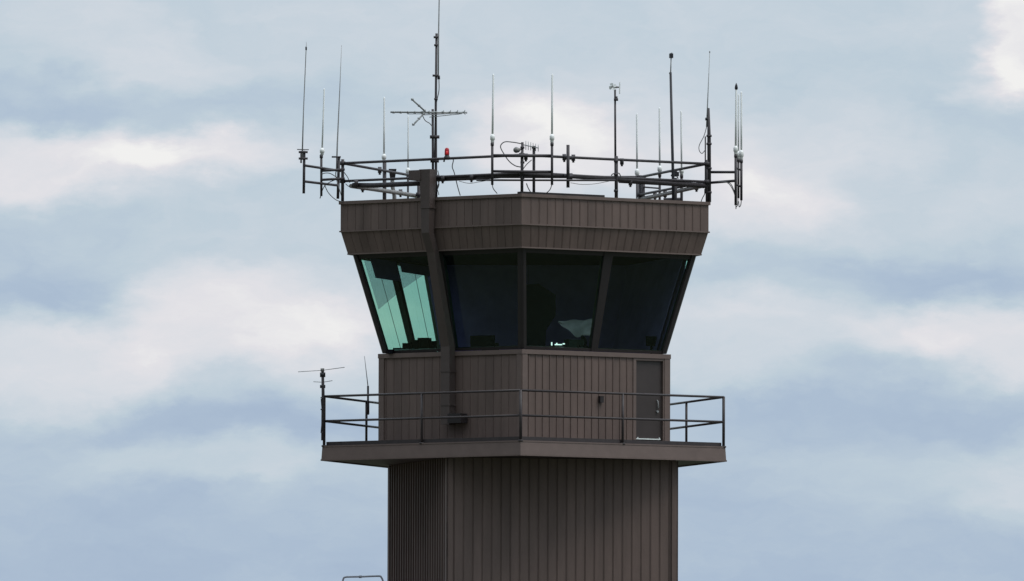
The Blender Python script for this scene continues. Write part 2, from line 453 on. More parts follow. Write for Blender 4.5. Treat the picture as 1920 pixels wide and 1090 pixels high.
# ------------------------------------------------------------------ catwalk railing
CR = thing('catwalk_railing', 'brown pipe guard rail with two rails running round the catwalk', 'railing', V(0, Rr, Z_DECK))
z_top = P(974, 732, -Rr).z; z_mid = P(974, 779, -Rr).z
for k in range(5):
    for zz, nm in ((z_top, 'top_rail'), (z_mid, 'middle_rail')):
        mb = MB(); mb.tube([V(k, Rr, zz), V(k+1, Rr, zz)], .031, 10); mb.build(nm, M['rail'], CR)
    for fr in (0, .5):
        mb = MB(); p = fp(k, Rr, Z_DECK-.02, fr); q = fp(k, Rr, z_top+.01, fr)
        r_ = .033 if fr else .038
        mb.tube([p, q], r_, 10); mb.tube([p, p+Vector((0, 0, .04))], .07, 10); mb.build('post', M['rail'], CR)
mb = MB(); band(mb, Rr-.06, Z_DECK+.008, Rr-.06, Z_DECK+.11, .012); mb.build('toe_board', M['rail'], CR)

# ------------------------------------------------------------------ roof pipe railing
RRl = thing('roof_railing', 'dark pipe guard rail with heavy conduit around the roof edge', 'railing', V(0, Rrr, Z_RD))
zt = P(979, 291, -Rrr).z; zm = P(979, 325, -Rrr).z
for k in range(5):
    mb = MB(); mb.tube([V(k, Rrr, zt), V(k+1, Rrr, zt)], .036, 10); mb.build('top_rail', M['pipe'], RRl)
    if k in (0, 1, 4): 
        mb = MB(); mb.tube([V(k, Rrr, zm), V(k+1, Rrr, zm)], .034, 10); mb.build('middle_rail', M['pipe'], RRl)
# corner posts
for k, (a, b) in {0: (266, 363), 1: (202, 380), 4: (299, 374), 2: (330, 372), 3: (330, 372)}.items():
    v = V(k, Rrr, 0); px = 960+(v.x-CAM.x)/(v.y+D)*F
    top = P(px, a, v.y).z if k != 1 else P(px, 300, v.y).z
    if k == 0: top = P(px, 285, v.y).z
    mb = MB(); mb.tube([V(k, Rrr, Z_ROOF if k in (0, 1, 4) else Z_RD), V(k, Rrr, top)], {0: .034, 1: .034}.get(k, .042), 10)
    for zz in (zt, zm): mb.tube([V(k, Rrr, zz-.05), V(k, Rrr, zz+.05)], .075, 10)
    mb.build('post', M['pipe'], RRl)
mb = MB(); mb.tube([P(1206, 331, 4.0), P(1206, 331, 4.0)*1-Vector((0,0,1.1))], .05, 10); mb.tube([P(1206,331,4.0), P(1206,336,4.0)], .08, 10); mb.build('post', M['pipe'], RRl)
# conduits (thick)
def dfr(px):
    return -1.6-(px-646)/(975-646)*3.5 if px < 975 else -5.1+(px-975)/(1329-975)*3.5
def dsl(px): return -1.6+(px-646)/125*5.7
def dsr(px): return -1.6+(1329-px)/125*5.7
def pl(pts, r, name, m, par, fd=dfr, n=10, o=0):
    mb = MB(); mb.tube([P(x, y, fd(x)+o) for x, y in pts], r, n); return mb.build(name, M[m], par)
pl([(662, 347.5), (700, 348), (790, 344)], .066, 'conduit', 'pipe', RRl, o=.12)
pl([(818, 336.5), (900, 333.5), (975, 327.5)], .058, 'conduit', 'pipe', RRl, o=.12)
pl([(979, 327), (1035, 328.5), (1154, 336), (1329, 349)], .062, 'conduit', 'pipe', RRl, o=-.02)
pl([(1161, 340), (1250, 345), (1320, 350)], .05, 'conduit', 'pipe', RRl, o=.15)
# lighter pipes on the side edges
def fl(x): return dsl(x)
pl([(658, 349), (700, 355), (748, 362), (800, 371)], .058, 'conduit', 'galv', RRl, fl, o=-.1)
pl([(1318, 349), (1302, 352), (1230, 368), (1196, 374)], .055, 'conduit', 'galv', RRl, dsr, o=-.1)
for x, y, f_ in ((668, 344, dfr), (830, 335, dfr), (884, 333, dfr), (1058, 295, dfr), (1075, 296, dfr), (1166, 303, dfr), (986, 294, dfr), (712, 319, fl), (1247, 364, dsr), (1228, 367, dsr), (751, 361, fl), (680, 352, fl), (1306, 351, dsr), (1070, 331, dfr), (1182, 342, dfr)):
    mb = MB(); p = P(x, y, f_(x)); mb.tube([p-Vector((.05, 0, 0)), p+Vector((.05, 0, 0))], .085, 8)
    mb.tube([p-Vector((0, 0, .13)), p+Vector((0, 0, .04))], .03, 6)
    mb.build('pipe_clamp', M['pipe'], RRl)
# straight lower bar behind, and mounting cross bars at front corner
mb = MB(); mb.tube([P(893, 338, -4.6), P(1154, 338.5, -4.6)], .026, 8); mb.build('tie_bar', M['pipe'], RRl)
mb = MB(); mb.tube([P(921, 292, -5.22), P(1037, 292.5, -5.22)], .042, 8); mb.build('mounting_bar', M['pipe'], RRl)
mb = MB(); mb.tube([P(921, 321.5, -5.22), P(1037, 322.5, -5.22)], .036, 8); mb.build('mounting_bar', M['pipe'], RRl)
mb = MB(); mb.tube([P(1206, 351, 4), P(1237, 353.5, 3)], .022, 8); mb.build('tie_bar', M['pipe'], RRl)
mb = MB(); mb.tube([P(1244, 375, 1), P(1280, 374, 1)], .05, 8); mb.build('tie_bar', M['pipe'], RRl)

# ------------------------------------------------------------------ antennas
G_W = 'white rod antennas on pipe mounts around the tower roof'
def rod_antenna(x0, y0, x1, y1, ym, yb, d, label, r=.021, collar=True, tip=None, mx=None, cable=None, toroof=True, mr=.032, group=G_W):
    """tip (x0,y0), rod foot (x1,y1), collar to ym, mount pipe to yb"""
    mx = mx or x1
    base = P(mx, yb, d)
    if toroof: base.z = Z_RD
    t = thing('rod_antenna', label, 'antenna', base, group)
    mb = MB(); a, b = P(x1, y1, d), P(x0, y0, d)
    mb.tube([a, a.lerp(b, .5), b-(b-a).normalized()*.03, b], [r*1.12, r*1.08, r*1.02, r*.6], 10); mb.build('radome', M['white'], t)
    if tip:
        mb = MB(); mb.tube([b-Vector((0, 0, .02)), b+Vector((0, 0, .02)), b+Vector((0, 0, .10)), b+Vector((0, 0, .16))], [.03, .045, .03, .005], 10); mb.build('tip_cap', M['black'], t)
    c1 = P(x1, ym, d); h = (a-c1)
    mb = MB(); mb.tube([c1, c1+h*.1, c1+h*.35, c1+h*.42, c1+h*.9, a, a+h.normalized()*.03], [.035, .045, .045, .062, .062, .05, .028], 12); mb.build('collar', M['collar'], t)
    mb = MB(); m0 = P(mx, ym, d); mb.tube([base, m0+Vector((0, 0, .02))], mr, 10); mb.tube([m0-Vector((0, 0, .08)), m0], .045, 10)
    mb.build('mount_pipe', M['pipe'], t)
    if cable:
        mb = MB(); mb.tube(curve_pts([P(x, y, d+(.15 if i == len(cable)-1 else 0)) for i, (x, y) in enumerate(cable)]), .012, 6); mb.build('cable', M['cable'], t)
    return t
rod_antenna(608, 166, 604, 280, 291, 368, -1.7, 'white rod antenna on the left outrigger between two thin dark whips', toroof=False, mx=602.5, cable=[(602, 366), (600, 372)], r=.019)
rod_antenna(720.5, 182, 720, 291, 302, 370, 1.8, 'white rod antenna rising from the left side rail beside the grey boxed pole', r=.022, mr=.052, mx=721)
rod_antenna(765.5, 217, 765, 317, 329, 366, 4.0, 'slim white rod antenna behind the boxed top of the exhaust duct', r=.017, mr=.028)
rod_antenna(925, 139, 923.5, 254, 268, 347, -5.28, 'tall white rod antenna just left of the front corner post', r=.024, toroof=False, mr=.034, mx=923, cable=[(923, 346), (925, 354), (932, 363)])
rod_antenna(1035.5, 139, 1035, 254, 268, 347, -5.28, 'tall white rod antenna between small comb antenna and the empty pipe', r=.024, toroof=False, mr=.034, cable=[(1035, 346), (1031, 356), (1023, 363.5)])
rod_antenna(1194, 213, 1194.5, 319, 333, 371, 4.4, 'white rod antenna beside the dish-topped mast, leftmost of three over right roof edge', r=.022, mr=.03)
rod_antenna(1236.5, 202, 1237, 313, 326, 375, 2.6, 'white rod antenna just left of the tall black mast', r=.022, mr=.034)
rod_antenna(1277, 208, 1278, 318, 328, 378, .8, 'white rod antenna just right of the tall black mast', r=.021, mr=.038)
rod_antenna(1380.5, 167, 1379.5, 276, 290, 385, -1.9, 'white rod antenna with black pointed tip on the right outrigger', r=.025, tip=True, toroof=False, mr=.036, cable=[(1345, 341), (1364, 343), (1374, 356), (1379, 372), (1380, 392)])
rod_antenna(1385, 176, 1384.5, 286, 298, 372, -1.4, 'middle white rod antenna of the tight trio on right outrigger', r=.02, toroof=False, mr=.03, cable=[(1384, 370), (1383, 384), (1380, 389)])
rod_antenna(1390, 172, 1390, 284, 300, 376, -1.7, 'rightmost white rod antenna on the right outrigger', r=.022, toroof=False, mr=.034, cable=[(1390, 374), (1389, 384), (1386, 388), (1385, 378)])

# thin dark whips
def whip(name, label, pts, d, r, mount, extra=None, group=None):
    base = P(mount[1][0], mount[1][1], d)
    t = thing(name, label, 'antenna', base, group)
    mb = MB(); mb.tube([P(x, y, d) for x, y in pts], r, 8); mb.build('whip', M['whip'], t)
    mb = MB(); mb.tube([P(*mount[0], d+.05), P(*mount[1], d+.05)], mount[2], 10); mb.build('mount_pipe', M['pipe'], t)
    return t
GW2 = 'thin dark whip antennas'
t = whip('whip_antenna', 'thin dark whip antenna at the far left end of left outrigger', [(566.5, 300), (569, 210), (574, 92), (574.5, 79)], -2.8, [.02, .014, .012, .006], ((570.5, 283), (569.5, 363), .036), group=GW2)
mb = MB(); mb.tube([P(574, 94, -2.8), P(574, 88, -2.8)], .022, 8); mb.build('coil', M['black'], t)
mb = MB()
for y in (285.5, 297.5): mb.tube([P(560, y, -2.8), P(577, y, -2.8)], .03, 8)
mb.tube([P(564.5, 283, -2.8), P(564.5, 306, -2.8)], .022, 8)
mb.tube([P(557, 280.5, -2.8), P(579, 281, -2.8)], .012, 6)
mb.build('bracket', M['pipe'], t)
t = whip('whip_antenna', 'thin dark whip antenna nearest the left roof corner', [(631, 318), (632.5, 270), (637, 170), (640.5, 85)], -.6, [.018, .02, .012, .006], ((635.5, 296), (633.5, 373), .038), group=GW2)
mb = MB(); mb.tube([P(622, 294.5, -.6), P(639, 294.5, -.6)], .022, 8); mb.tube([P(631.5, 294, -.6), P(631.5, 318, -.6)], .02, 8); mb.build('bracket', M['pipe'], t)
mb = MB(); mb.tube(curve_pts([P(631, 318, -.6), P(630, 332, -.6), P(641, 370, -1.2), P(644, 379, -1.5)]), .013, 6); mb.build('cable', M['cable'], t)

# outriggers
t = thing('pipe_outrigger', 'dark pipe bracket reaching out left of the roof holding three antennas', 'bracket', P(645, 340, -1.6), 'pipe outriggers at the roof corners')
for (a, b) in (((571, 310.5, -2.8), (640, 321, -.6)), ((571, 340.5, -2.8), (634, 348, -.6)), ((603, 320.5, -1.72), (646, 318, -1.55)), ((603, 337.5, -1.72), (646, 335, -1.55))):
    mb = MB(); mb.tube([P(*a), P(*b)], .034, 8); mb.build('arm', M['pipe'], t)
mb = MB()
for c in ([(602, 345), (603, 328), (617, 325), (632, 333)], [(608, 346), (616, 362), (630, 375), (644, 379)], [(601, 366), (608, 350), (618, 342), (632, 336)], [(645, 323), (652, 333), (656, 343)], [(648, 345), (655, 350), (668, 350)]):
    mb.tube(curve_pts([P(x, y, -1.6) for x, y in c]), .011, 6)
mb.build('cable', M['cable'], t)
t = thing('pipe_outrigger', 'dark pipe bracket reaching out right of the roof holding white antennas', 'bracket', P(1331, 340, -1.6), 'pipe outriggers at the roof corners')
for (a, b) in (((1331, 323, -1.6), (1381, 323, -1.8)), ((1331, 343, -1.6), (1381, 339, -1.8))):
    mb = MB(); mb.tube([P(*a), P(*b)], .036, 8); mb.build('arm', M['pipe'], t)
for y in (317, 348):
    mb = MB(); mb.tube([P(1379, y-2, -1.9), P(1391, y+3, -1.6)], .026, 8)
    mb.build('cross_tie', M['pipe'], t)
mb = MB(); mb.tube(curve_pts([P(1360, 341, -1.75), P(1370, 345, -1.75), P(1378, 362, -1.8), P(1381, 376, -1.8)]), .011, 6); mb.build('cable', M['cable'], t)

# main mast with whip
dm = -3.15
t = thing('antenna_mast', 'tallest antenna mast, dark pole carrying a long whip out of the picture top', 'mast', Vector((P(816, 360, dm).x, dm, Z_ROOF)))
mb = MB(); mb.tube([Vector((P(818, 360, dm).x, dm, Z_ROOF)), P(817.5, 332, dm), P(817, 210, dm), P(818.5, 63, dm)], [.034, .034, .032, .032], 12); mb.build('pole', M['pipe'], t)
mb = MB(); mb.tube([Vector((P(812, 360, dm).x, dm, Z_ROOF)), P(811.3, 205, dm)], .032, 12); mb.build('pole', M['pipe'], t)
mb = MB(); mb.tube([P(821.8, 145, dm), P(822.3, 70, dm), P(823.5, 0, dm), P(824, -60, dm)], [.018, .018, .015, .01], 8); mb.build('whip', M['whip'], t)
for (y, w) in ((70, 4), (85, 3), (142, 6), (186, 3), (257, 9), (302, 8), (331, 9)):
    mb = MB(); mb.tube([P(817-w if y < 200 else 815-w, y, dm-.03), P(819+w*.6 if y < 200 else 815+w, y, dm-.03)], .045 if y > 200 else .03, 8); mb.build('clamp', M['pipe'], t)
mb = MB(); mb.tube([P(822.5, 142, dm), P(822.8, 149, dm)], .035, 8); mb.build('whip_foot', M['black'], t)
mb = MB(); mb.tube(curve_pts([P(823, 148, dm), P(823, 170, dm), P(819, 190, dm), P(816, 215, dm), P(814.5, 300, dm)]), .012, 6)
mb.tube(curve_pts([P(818, 331, dm), P(823, 345, dm), P(819, 358, dm), P(817, 368, dm)]), .014, 6)
mb.tube(curve_pts([P(821, 320, dm), P(824, 338, dm), P(820, 352, dm), P(823, 366, dm)]), .01, 6)
mb.build('cable', M['cable'], t)

# television aerial
t = thing('television_aerial', 'V-armed television aerial with long horizontal boom on the tallest mast', 'antenna', P(813, 211, dm-.06))
dt = dm-.08
mb = MB(); mb.tube([P(732, 210.5, dt), P(876, 211.5, dt)], .024, 8); mb.build('boom', M['alu'], t)
mb = MB()
for (x0, y0, x1, y1) in ((796, 208, 773, 187), (794, 214, 775, 234)):
    for s in (-1, 1):
        pass
    mb.tube([P(x0, y0, dt), P(x1, y1, dt-.35)], .022, 8)
    for f_ in (.0, .45, 1):
        p = P(x0, y0, dt).lerp(P(x1, y1, dt-.35), f_); mb.tube([p-Vector((.03, .01, 0)), p+Vector((.03, 0, .01))], .032, 8)
mb.build('v_arm', M['alu'], t)
for i in range(11):     # director / dipole rods pointing to and from the viewer
    x = 738+i*13.2; L_ = .35+.055*i
    mb = MB(); 
    c = P(x, 211, dt); mb.tube([c+Vector((.003*i, L_, 0)), c, c-Vector((-.003*i, L_, 0))], .008, 6)
    mb.tube([c-Vector((.03, 0, 0)), c+Vector((.03, 0, 0))], .03, 8)
    mb.build('rod', M['alu'], t)
mb = MB(); mb.tube([P(792, 216, dt-.5), P(876, 212, dt-.2)], .009, 6); mb.tube([P(764, 214, dt+.5), P(842, 208.5+5, dt)], .009, 6); mb.tube([P(805, 220, dt), P(866, 213.5, dt)], .010, 6)
mb.build('brace', M['alu'], t)
mb = MB(); mb.tube(curve_pts([P(791, 214, dt), P(797, 226, dt), P(806, 232, dt), P(812, 240, dt)]), .011, 6); mb.build('cable', M['cable'], t)

# red obstruction light
dr_ = dfr(838)-.02
t = thing('obstruction_light', 'small red warning lamp clamped on the left front top rail', 'lamp', P(838, 297, dr_))
def lathe(mb, c, prof, n=16):
    mb.tube([c+Vector((0, 0, z)) for z, r in prof], [r for z, r in prof], n)
c = P(838, 297, dr_)
mb = MB(); lathe(mb, c, [(-.04, .07), (0, .085), (.03, .08), (.06, .062), (.075, .055), (.085, .06)]); mb.tube([c+Vector((-.08, 0, -.1)), c+Vector((-.06, 0, .02))], .022, 8); mb.build('base', M['dark_trim'], t)
mb = MB(); lathe(mb, c, [(.085, .058), (.1, .064), (.2, .062), (.25, .055), (.275, .03), (.28, .005)]); mb.build('lens', M['redlens'], t)
mb = MB(); cc = c+Vector((0, -.055, .155)); mb.tube([cc+Vector((0,0,-.04)), cc+Vector((0,0,-.02)), cc+Vector((0,0,.02)), cc+Vector((0,0,.04))], [.008, .022, .022, .008], 10); mb.build('lit_bulb', M['redcore'], t)
mb = MB(); mb.tube(curve_pts([P(844, 297, dr_), P(850, 300, dr_), P(848, 313, dr_), P(852, 325, dr_), P(858, 350, dr_), P(863, 367, dr_)]), .013, 6); mb.build('cable', M['cable'], t)

# front corner post with small round sensor and comb antenna
t = thing('corner_mast', 'short dark pole at the front roof corner with grey round floodlight', 'mast', V(0, Rrr+.02, Z_RD))
d0 = -5.0
mb = MB(); mb.tube([Vector((P(979, 360, d0).x, d0, Z_ROOF)), P(979.5, 267, d0)], .034, 10)
for y in (277, 292, 305, 322, 334): mb.tube([P(979.5, y-2, d0), P(979.5, y+2, d0)], .055, 8)
mb.build('pole', M['pipe'], t)
mb = MB(); c = P(968.5, 281.5, d0); 
mb.tube([c+Vector((.11, 0, .02)), c+Vector((.06, 0, .0)), c, c-Vector((.04, .0, 0)), c-Vector((.085, 0, 0))], [.02, .06, .08, .075, .03], 14); mb.build('floodlight', M['galv'], t)
mb = MB(); mb.tube([c+Vector((.06, 0, 0)), P(979.5, 280, d0)], .016, 8); mb.build('arm', M['pipe'], t)
mb = MB(); mb.tube(curve_pts([P(979, 270, d0), P(962, 267, d0), P(946, 266.5, d0), P(938.5, 275, d0), P(945, 289, d0), P(955, 303, d0), P(966, 311, d0), P(976, 313.5, d0)]), .014, 6)
mb.tube(curve_pts([P(997, 300, d0), P(988, 308, d0), P(981, 317, d0)]), .011, 6)
mb.tube(curve_pts([P(987, 344, d0), P(990, 352, d0), P(995, 361, d0)]), .014, 6)
mb.build('cable', M['cable'], t)
t = thing('comb_antenna', 'small comb-shaped antenna with short vertical teeth beside front corner pole', 'antenna', Vector((P(1001, 360, -4.8).x, -4.8, Z_ROOF-.1)))
mb = MB(); mb.tube([Vector((P(1001, 360, -4.8).x, -4.8, Z_ROOF-.1)), P(1001, 276, -4.8)], .038, 10); mb.tube([P(1001, 279, -4.82), P(1001, 274, -4.82)], .055, 8); mb.build('pole', M['pipe'], t)
mb = MB(); mb.tube([P(978, 271, -4.86), P(1010, 278, -4.86)], .014, 8); mb.build('boom', M['alu'], t)
for i, x in enumerate((986, 990.5, 995.2, 999.6, 1004.3, 1009.2)):
    y = 271+(x-978)*7/32; h = 8.5-i*.4
    mb = MB(); mb.tube([P(x, y-h, -4.86), P(x, y+h, -4.86)], .009, 6); mb.build('tooth', M['alu'], t)
t = thing('mounting_pipe', 'stout empty vertical pipe clamped across the right front rails', 'pipe', P(1065, 352, -4.45))
mb = MB(); mb.tube([P(1065, 352, -4.45), P(1065, 272, -4.45)], .043, 12); mb.build('pipe', M['pipe'], t)
for y in (296, 331): 
    mb = MB(); mb.tube([P(1057, y-.5, -4.4), P(1074, y+.5, -4.3)], .05, 8); mb.build('clamp', M['pipe'], t)

# wind monitor on mast
dw = dfr(1153)-.05
t = thing('wind_monitor', 'grey round wind instrument with tail plate on a dark mast', 'wind instrument', Vector((P(1155, 365, dw).x, dw, Z_ROOF)))
mb = MB(); mb.tube([P(1154, 330, dw), P(1153.2, 168, dw)], [.03, .026], 10); mb.tube([Vector((P(1155.5, 365, dw).x, dw, Z_ROOF)), P(1155.5, 293, dw)], .046, 10)
for y in (187, 327, 358, 302): mb.tube([P(1151, y, dw-.04), P(1159, y, dw-.04)], .036, 8)
mb.tube([P(1155.5, 181, dw-.02), P(1155.5, 187, dw-.02)], .035, 8)
mb.build('mast', M['pipe'], t)
c = P(1152, 163.5, dw)
mb = MB(); mb.tube([c+Vector((-.07, -.14, 0)), c+Vector((-.03, -.1, 0)), c+Vector((.03, .0, 0)), c+Vector((.13, .08, 0))], [.015, .034, .034, .014], 10); mb.build('body', M['galv'], t)
mb = MB()
for i in range(4):
    a = RAD(90*i+20); u = Vector((math.cos(a)*.93, -math.cos(a)*.2, math.sin(a))); w_ = Vector((-math.sin(a)*.93, .3, math.cos(a)))
    h0 = c+Vector((-.05, -.13, 0))
    pr = [h0+u*.015+w_*.015, h0+u*.05+w_*.045, h0+u*.095+w_*.05, h0+u*.105, h0+u*.085-w_*.045, h0+u*.03-w_*.03]
    th = Vector((0, .006, 0)); n_ = len(pr)
    mb.add(pr+[p+th for p in pr], [tuple(range(n_)), tuple(reversed(range(n_, 2*n_)))]+[(i_, (i_+1) % n_, n_+(i_+1) % n_, n_+i_) for i_ in range(n_)])
mb.build('propeller', M['white'], t)
c2 = P(1161.8, 165, dw)
mb = MB(); mb.box(c2+Vector((0, .08, 0)), (.03, .12, .30)); mb.build('tail_fin', M['white'], t)
mb = MB(); mb.tube(curve_pts([P(1147, 333, dw), P(1148, 327, dw), P(1160, 325, dw), P(1165, 334, dw)]), .014, 6); mb.build('cable', M['cable'], t)

# tall black mast with box head
dk = .0
t = thing('tall_mast', 'tall black leaning mast with a small dark box on its thin tip', 'mast', Vector((P(1262.5, 375, dk).x, dk, Z_RD)))
mb = MB(); mb.tube([Vector((P(1262.8, 375, dk).x, dk, Z_RD)), P(1262, 335, dk), P(1257.3, 136, dk)], [.04, .04, .032], 10); mb.build('pole', M['black'], t)
mb = MB(); mb.tube([P(1257.5, 138, dk), P(1258.3, 108, dk)], .016, 8); mb.tube([P(1254.5, 137, dk), P(1258.5, 137.5, dk)], .025, 8); mb.build('tip_rod', M['whip'], t)
mb = MB(); c = P(1258.5, 105, dk)
mb.box(c, (.085, .1, .12), .3); mb.box(c+Vector((.015, 0, .07)), (.03, .03, .03)); mb.box(c+Vector((-.025, 0, .065)), (.02, .04, .02)); mb.build('head_box', M['black'], t)
# floodlight post by it
t = thing('camera_post', 'short dark post topped by a small surveillance camera behind the black mast', 'camera', Vector((P(1266.5, 376, .5).x, .5, Z_RD)))
mb = MB(); mb.tube([Vector((P(1266.5, 376, .5).x, .5, Z_RD)), P(1266.5, 334, .5)], .042, 10); mb.build('post', M['pipe'], t)
mb = MB(); c = P(1266.8, 327, .5); mb.box(c, (.10, .2, .12), .5); mb.tube([c+Vector((-.06, 0, -.02)), c+Vector((-.11, -.06, -.04))], .03, 8); mb.tube([c+Vector((0, 0, .05)), c+Vector((0, 0, .09))], .04, 8)
mb.tube([c+Vector((.03, 0, -.05)), c+Vector((.07, 0, -.12))], .015, 8); mb.tube([c+Vector((-.2, 0, .055)), c+Vector((-.05, 0, .05))], .008, 6); mb.build('camera_body', M['black'], t)

# grey box on pole, left side
t = thing('junction_box_pole', 'grey metal box on a bent pole inside the left roof rail', 'junction box', Vector((P(739, 372, 2.6).x, 2.6, Z_RD)))
db_ = 2.6
mb = MB(); mb.tube([Vector((P(739.5, 380, db_).x, db_, Z_RD)), P(739.5, 368, db_), P(736, 350, db_), P(735.5, 336, db_)], .055, 10); mb.build('pole', M['galv'], t)
mb = MB(); c = P(736, 326.5, db_)
mb.hexa([c+Vector(v) for v in [(-.065, -.08, -.14), (.065, -.08, -.14), (.065, .08, -.14), (-.065, .08, -.14), (-.10, -.1, .11), (.10, -.1, .11), (.10, .1, .11), (-.10, .1, .11)]])
mb.box(c+Vector((0, 0, .12)), (.21, .22, .025)); mb.build('box', M['dark_trim'], t)

# right corner mast with whip
dc = -1.65
t = thing('corner_whip_mast', 'dark pole at the right roof corner with a pale whip and looping cable', 'mast', Vector((P(1329.5, 378, dc).x, dc, Z_ROOF)))
mb = MB(); mb.tube([Vector((P(1329.8, 380, dc).x, dc, Z_ROOF)), P(1329.5, 260, dc), P(1328.5, 203, dc)], [.052, .05, .03], 12)
for y in (255, 270, 316, 361): mb.tube([P(1324.5, y, dc-.05), P(1334.5, y, dc-.05)], .03, 8)
mb.build('pole', M['pipe'], t)
mb = MB(); mb.tube([P(1325, 238, dc), P(1326.5, 200, dc), P(1330.8, 97, dc)], [.02, .016, .008], 8); mb.tube([P(1330.7, 99, dc), P(1330.8, 96, dc)], .016, 8); mb.build('whip', M['alu'], t)
mb = MB(); mb.tube([P(1325, 221, dc), P(1325, 226, dc)], .04, 8); mb.tube([P(1324.5, 224, dc), P(1329, 224, dc)], .02, 8); mb.build('whip_foot', M['black'], t)
mb = MB(); mb.tube([P(1322.5, 256, dc), P(1322.5, 362, dc)], .018, 8); mb.tube([P(1322.5, 355, dc), P(1322.5, 363, dc)], .03, 8); mb.build('side_tube', M['pipe'], t)
mb = MB(); mb.tube(curve_pts([P(1325, 238, dc), P(1320, 255, dc), P(1311.5, 272, dc), P(1311, 282, dc), P(1316, 288, dc), P(1322, 282, dc)]), .010, 6)
mb.tube(curve_pts([P(1323, 350, dc), P(1322, 362, dc), P(1317, 372, dc), P(1314, 380, dc)]), .012, 6)
mb.build('cable', M['cable'], t)

# rooftop slack cables
t = thing('roof_cable', 'thin pale slack cables hanging below the roof rails', 'cable', P(1100, 345, -4))
mb = MB()
mb.tube(curve_pts([P(861, 340, -4.3), P(880, 344, -4.4), P(900, 341, -4.5), P(925, 337, -4.8)]), .008, 6)
mb.tube(curve_pts([P(1070, 343, -4.4), P(1090, 346, -4.2), P(1115, 345, -4.0), P(1142, 340, -3.6)]), .008, 6)
mb.build('strand', M['galv'], t)

# catwalk-level antennas on left
dl = V(4, Rr, 0).y
t = thing('cross_antenna', 'dark pole antenna with two crossed thin rods at the left catwalk corner', 'antenna', P(605, 826, dl))
mb = MB(); mb.tube([P(605.5, 826, dl-.05), P(605.8, 737, dl-.05), P(604.8, 694, dl-.05)], [.05, .042, .036], 10); mb.build('pole', M['pipe'], t)
for y, w, h in ((703, 5, 4.5), (725, 5, 3)):
    mb = MB(); mb.tube([P(605-w, y, dl-.05), P(605+w, y, dl-.05)], h/70, 8); mb.build('clamp', M['black'], t)
mb = MB(); mb.tube([P(604.5, 697, dl-.05), P(604.5, 691, dl-.05)], .05, 10); mb.build('cap', M['galv'], t)
for (a, b, c_) in (((559, 697.5), (605, 694.5), (646, 689)), ((588, 716), (605, 717), (623, 714))):
    mb = MB(); mb.tube([P(*a, dl-.3), P(*b, dl-.05), P(*c_, dl+.3)], .0085, 6); mb.build('rod', M['alu'], t)
mb = MB()
for y in (746, 768, 811): mb.tube([P(601, y, dl-.1), P(606, y, dl-.1)], .018, 6)
mb.tube(curve_pts([P(602, 748, dl-.08), P(604, 780, dl-.08), P(602, 810, dl-.08)]), .012, 6)
mb.build('cable_clip', M['pipe'], t)
d2 = fp(3, Rr, 0, .5).y
px2 = 691.5
t = thing('whip_antenna', 'short leaning whip antenna on the catwalk rail post near the cab wall', 'antenna', P(690, 777, d2), GW2)
mb = MB(); mb.tube([P(690, 725, d2), P(687, 700, d2), P(683.3, 668, d2)], [.013, .010, .006], 6); mb.build('whip', M['whip'], t)
mb = MB(); mb.tube([P(690, 778, d2), P(690, 724, d2)], .028, 8); mb.tube([P(689.5, 752, d2), P(689.5, 777, d2)], .045, 8); mb.build('mount_pipe', M['pipe'], t)

# ------------------------------------------------------------------ inside the cab
t = thing('control_console', 'dark control desk running under the front windows inside the cab', 'desk', (0, -2.6, Z_WT-.9))
mb = MB()
for k in (4, 0):
    mb.quadbox(fp(k, Rw-.25, Z_WT-.9, .03), fp(k, Rw-.25, Z_WT-.9, .97), fp(k, Rw-.25, Z_WT-.06, .97), fp(k, Rw-.25, Z_WT-.06, .03), .6)
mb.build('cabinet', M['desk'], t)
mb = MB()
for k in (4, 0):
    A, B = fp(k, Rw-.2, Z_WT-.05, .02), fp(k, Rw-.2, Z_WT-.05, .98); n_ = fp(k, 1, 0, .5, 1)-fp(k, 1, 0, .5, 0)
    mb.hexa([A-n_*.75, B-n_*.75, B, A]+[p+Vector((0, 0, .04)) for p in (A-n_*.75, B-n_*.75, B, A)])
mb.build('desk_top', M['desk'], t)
def monitor(px, py, d, w, h, rz, label, hang=False):
    c = P(px, py, d)
    t = thing('monitor', label, 'monitor', c-Vector((0, 0, h/2)), 'monitors in the cab')
    mb = MB(); mb.box(c, (w, .06, h), rz); mb.build('casing', M['inblack'], t)
    mb = MB(); mb.box(c+Matrix.Rotation(rz, 3, 'Z')@Vector((0, .035, 0)), (w*.92, .008, h*.9), rz); mb.build('screen', M['shade'], t)
    mb = MB()
    if hang: mb.tube([c, Vector((c.x, c.y, Z_PB))], .025, 8)
    else: mb.tube([c, Vector((c.x, c.y, Z_WT-.01))], .03, 8)
    mb.build('stand', M['inblack'], t)
t = thing('electronics_cabinet', 'tall dark cabinet with a slanted top behind the window right of front corner', 'cabinet', P(1010, 665, -2.6))
mb = MB(); q = [(984, 668), (984, 534), (1010, 532), (1042, 553), (1042, 590), (1024, 618), (1022, 668)]
a_ = [P(x, y, -2.75) for x, y in q]; b_ = [p+Vector((0, .5, 0)) for p in a_]; n_ = len(q)
mb.add(a_+b_, [tuple(range(n_)), tuple(reversed(range(n_, 2*n_)))]+[(i, (i+1) % n_, n_+(i+1) % n_, n_+i) for i in range(n_)]); mb.build('casing', M['inblack'], t)
mb = MB(); mb.box(P(1000, 560, -2.77), (.3, .02, .22)); mb.build('vent_panel', M['inblack'], t)
monitor(1221, 640, -.9, .30, .26, RAD(30), 'small dark monitor low in the far right window')
monitor(905, 640, -2.4, .7, .3, RAD(-25), 'low dark monitor in the window left of the front corner')
